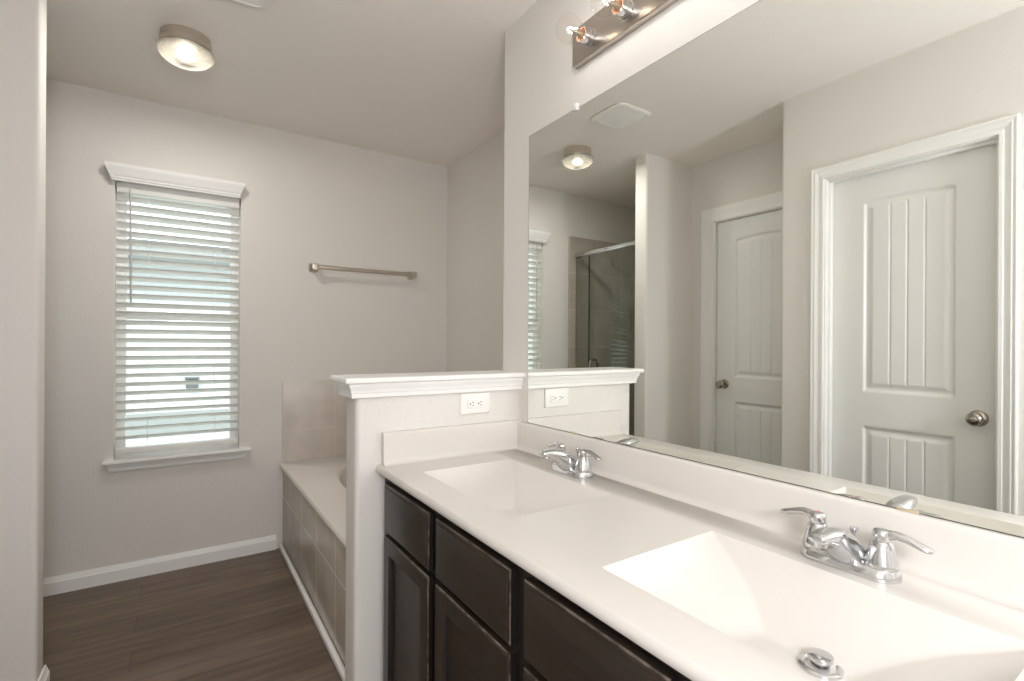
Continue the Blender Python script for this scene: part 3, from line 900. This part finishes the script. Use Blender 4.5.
# ------------------------------------------------------------------ outlet
ox0, ox1, oz0, oz1 = -0.2525, -0.1315, 0.9535, 1.0265
yo = PY0
ol = thing('wall_outlet', 'white double electrical outlet on the half wall above the side splash', 'outlet', ((ox0 + ox1) / 2, yo, (oz0 + oz1) / 2))
MB().box(ox0, ox1, yo - 0.0062, yo - 0.0003, oz0, oz1, 0.0028, 3).build('cover_plate', M['plastic'], ol)
oc, ozc = (ox0 + ox1) / 2, (oz0 + oz1) / 2 - 0.001
ins = MB().box(oc - 0.034, oc + 0.034, yo - 0.0088, yo - 0.0063, ozc - 0.0168, ozc + 0.0168, 0.0012).build('receptacle', M['plastic'], ol)
for k in (-1, 1):
    cxk = oc + k * 0.0165
    m = MB()
    m.box(cxk + 0.0005, cxk + 0.0085, yo - 0.0091, yo - 0.0086, ozc + 0.0042, ozc + 0.0062)
    m.box(cxk + 0.0012, cxk + 0.0078, yo - 0.0091, yo - 0.0086, ozc - 0.0066, ozc - 0.0046)
    m.lathe([(0.0026, 0.0086), (0.0026, 0.0091)], (cxk - 0.0062, yo, ozc), '-y', 14)
    m.build('socket_slots', M['slot'], ins)
for k in (-1, 1):
    MB().lathe([(0.0028, 0.006), (0.0028, 0.0072), (0.0015, 0.0076)], (oc + k * 0.0484, yo, ozc), '-y', 14).build('screw', M['plastic'], ol)

# ------------------------------------------------------------------ doors
def door_leaf_mesh(xf, y0, y1, z0, z1, t=0.035):
    """Moulded two-panel plank door; face towards +x."""
    W, Hh = y1 - y0, z1 - z0
    m = MB()
    st = 0.132
    pw = W - 2 * st
    up0, up1, lo0, lo1 = 0.995 - 0.0, z1 - 0.118, z0 + 0.20, 0.835
    camber = 0.014
    def sd(y, z):
        """Distance inside the panel outline (negative outside)."""
        a = min(y - (y0 + st), (y1 - st) - y)
        u = (y - (y0 + y1) / 2) / (pw / 2)
        top = up1 - camber * u * u if abs(u) <= 1.3 else up1 - camber
        s1 = min(a, z - up0, top - z); s2 = min(a, z - lo0, lo1 - z)
        return max(s1, s2)
    def hgt(y, z):
        d = sd(y, z)
        if d <= 0: return 0.0
        dep = 0.010
        if d < 0.010: h = -dep * sstep(d / 0.010)
        elif d < 0.018: h = -dep
        elif d < 0.040: h = -dep + 0.0075 * sstep((d - 0.018) / 0.022)
        else: h = -dep + 0.0075
        if d > 0.036:
            for q in (-0.25, 0.0, 0.25):
                yy = (y0 + y1) / 2 + q * (pw - 0.08) * 1.0
                e = abs(y - yy)
                if e < 0.0045: h -= 0.0035 * (1 - e / 0.0045)
        return h
    ys = lin(y0, y1, 200); zs_ = lin(z0, z1, 330)
    m.grid(ys, zs_, lambda y, z: (xf + hgt(y, z), y, z))
    m.strip([[(xf, y0, z0), (xf, y0, z1)], [(xf - t, y0, z0), (xf - t, y0, z1)], [(xf - t, y1, z0), (xf - t, y1, z1)], [(xf, y1, z0), (xf, y1, z1)]])
    m.face([m.bm.verts.new(q) for q in ((xf, y0, z1), (xf - t, y0, z1), (xf - t, y1, z1), (xf, y1, z1))])
    return m

def door_set(idx, label, xw, xl, y0, y1, zt, knob_side, kz, cw, keyed, wt=0.12):
    d = bpy.data.objects.new('door_%d' % idx, None); d.location = (xw, (y0 + y1) / 2, 0); COL.objects.link(d)
    struct(d, label, 'door')
    leaf = door_leaf_mesh(xl, y0 + 0.003, y1 - 0.003, 0.012, zt - 0.003).build('door_leaf', M['door'], d, smooth=50)
    # jamb lining with stop
    m = MB()
    for a, b in ((y0 - 0.0175, y0), (y1, y1 + 0.0175)): m.box(xw - wt + 0.001, xw - 0.0005, a, b, 0, zt)
    m.box(xw - wt + 0.001, xw - 0.0005, y0 - 0.0175, y1 + 0.0175, zt, zt + 0.0175)
    if xl < xw - 0.03:
        for a, b in ((y0, y0 + 0.010), (y1 - 0.010, y1)): m.box(xl + 0.002, xl + 0.030, a, b, 0, zt, 0.002)
        m.box(xl + 0.002, xl + 0.030, y0, y1, zt - 0.010, zt, 0.002)
    m.build('jamb', M['trim'], d, smooth=30)
    # mitred casing
    def cp(o, dx):
        return [(xw + dx, y0 - o, 0.0), (xw + dx, y0 - o, zt + o), (xw + dx, y1 + o, zt + o), (xw + dx, y1 + o, 0.0)]
    g = [(0.004, 0.0002), (0.004, 0.008), (0.006, 0.0100), (cw * 0.28, 0.0105), (cw * 0.33, 0.0085), (cw * 0.42, 0.0090), (cw * 0.55, 0.0120), (cw * 0.68, 0.0155), (cw * 0.74, 0.0140), (cw * 0.80, 0.0150), (cw * 0.90, 0.0175), (cw - 0.003, 0.0170), (cw, 0.0150), (cw, 0.0002)]
    m = MB()
    m.strip([cp(o, dx) for o, dx in g])
    m.build('casing', M['trim'], d, smooth=25)
    ky = (y0 + 0.064) if knob_side < 0 else (y1 - 0.062)
    k = MB()
    k.lathe([(0.031, 0.0003), (0.0315, 0.003), (0.029, 0.007), (0.022, 0.010), (0.0125, 0.013), (0.0115, 0.026), (0.0150, 0.032), (0.0235, 0.038), (0.0265, 0.046), (0.0262, 0.053), (0.0225, 0.060), (0.0160, 0.0635), (0.010, 0.0635)], (xl, ky, kz), 'x', 36)
    kn = k.build('door_knob', M['darknickel'], leaf, smooth=50)
    if keyed:
        MB().lathe([(0.0098, 0.0630), (0.0098, 0.0655), (0.006, 0.0665)], (xl, ky, kz), 'x', 20).build('knob_button', M['nickel'], leaf, smooth=40)
    return d
door_set(1, 'white two-panel plank door reflected nearest in the mirror', XN, XN - 0.062, A0, A1, AZ, -1, 0.921, 0.060, True)
door_set(2, 'white two-panel plank door in the recess, seen in the mirror', XD, XD - 0.022, B0, B1, BZ, 1, 0.945, 0.094, False)

# ------------------------------------------------------------------ shower enclosure
XS = -1.690
sh = thing('shower_enclosure', 'clear glass shower screen and door under a bright metal rail', 'shower', (XS, 2.75, 0))
sy0, sy1 = YP1 + 0.012, YW - 0.012
MB().box(XS - 0.06, XS + 0.05, sy0 - 0.002, sy1 + 0.002, 0.0, 0.11, 0.006).build('curb', M['tile_sh_y'], sh)
MB().box(XS - 0.016, XS + 0.016, sy0, sy1, 1.922, 1.954, 0.004).build('top_rail', M['chrome'], sh)
MB().box(XS - 0.003, XS + 0.003, 3.020, sy1, 0.115, 1.912, 0.001).build('fixed_panel', M['showerglass'], sh)
dg = MB().box(XS - 0.003, XS + 0.003, sy0 + 0.006, 3.014, 0.125, 1.918, 0.001).build('glass_door', M['showerglass'], sh)
m = MB()
m.sweep([(XS + 0.003, 2.962, 0.88), (XS + 0.030, 2.962, 0.885), (XS + 0.040, 2.962, 0.90), (XS + 0.040, 2.962, 1.06), (XS + 0.030, 2.962, 1.075), (XS + 0.003, 2.962, 1.08)], 0.0085, up=(0, 1, 0), n=14)
m.sweep([(XS - 0.003, 2.962, 0.88), (XS - 0.030, 2.962, 0.885), (XS - 0.040, 2.962, 0.90), (XS - 0.040, 2.962, 1.06), (XS - 0.030, 2.962, 1.075), (XS - 0.003, 2.962, 1.08)], 0.0085, up=(0, 1, 0), n=14)
m.build('door_handle', M['darknickel'], dg)
MB().box(XS - 0.005, XS + 0.005, 3.0142, 3.0198, 0.125, 1.918).build('door_seal', M['seal'], sh)
m = MB(); m.box(XS - 0.006, XS + 0.006, sy1 - 0.001, sy1 + 0.002, 0.115, 1.944)
m.build('wall_channel', M['barmetal'], sh)
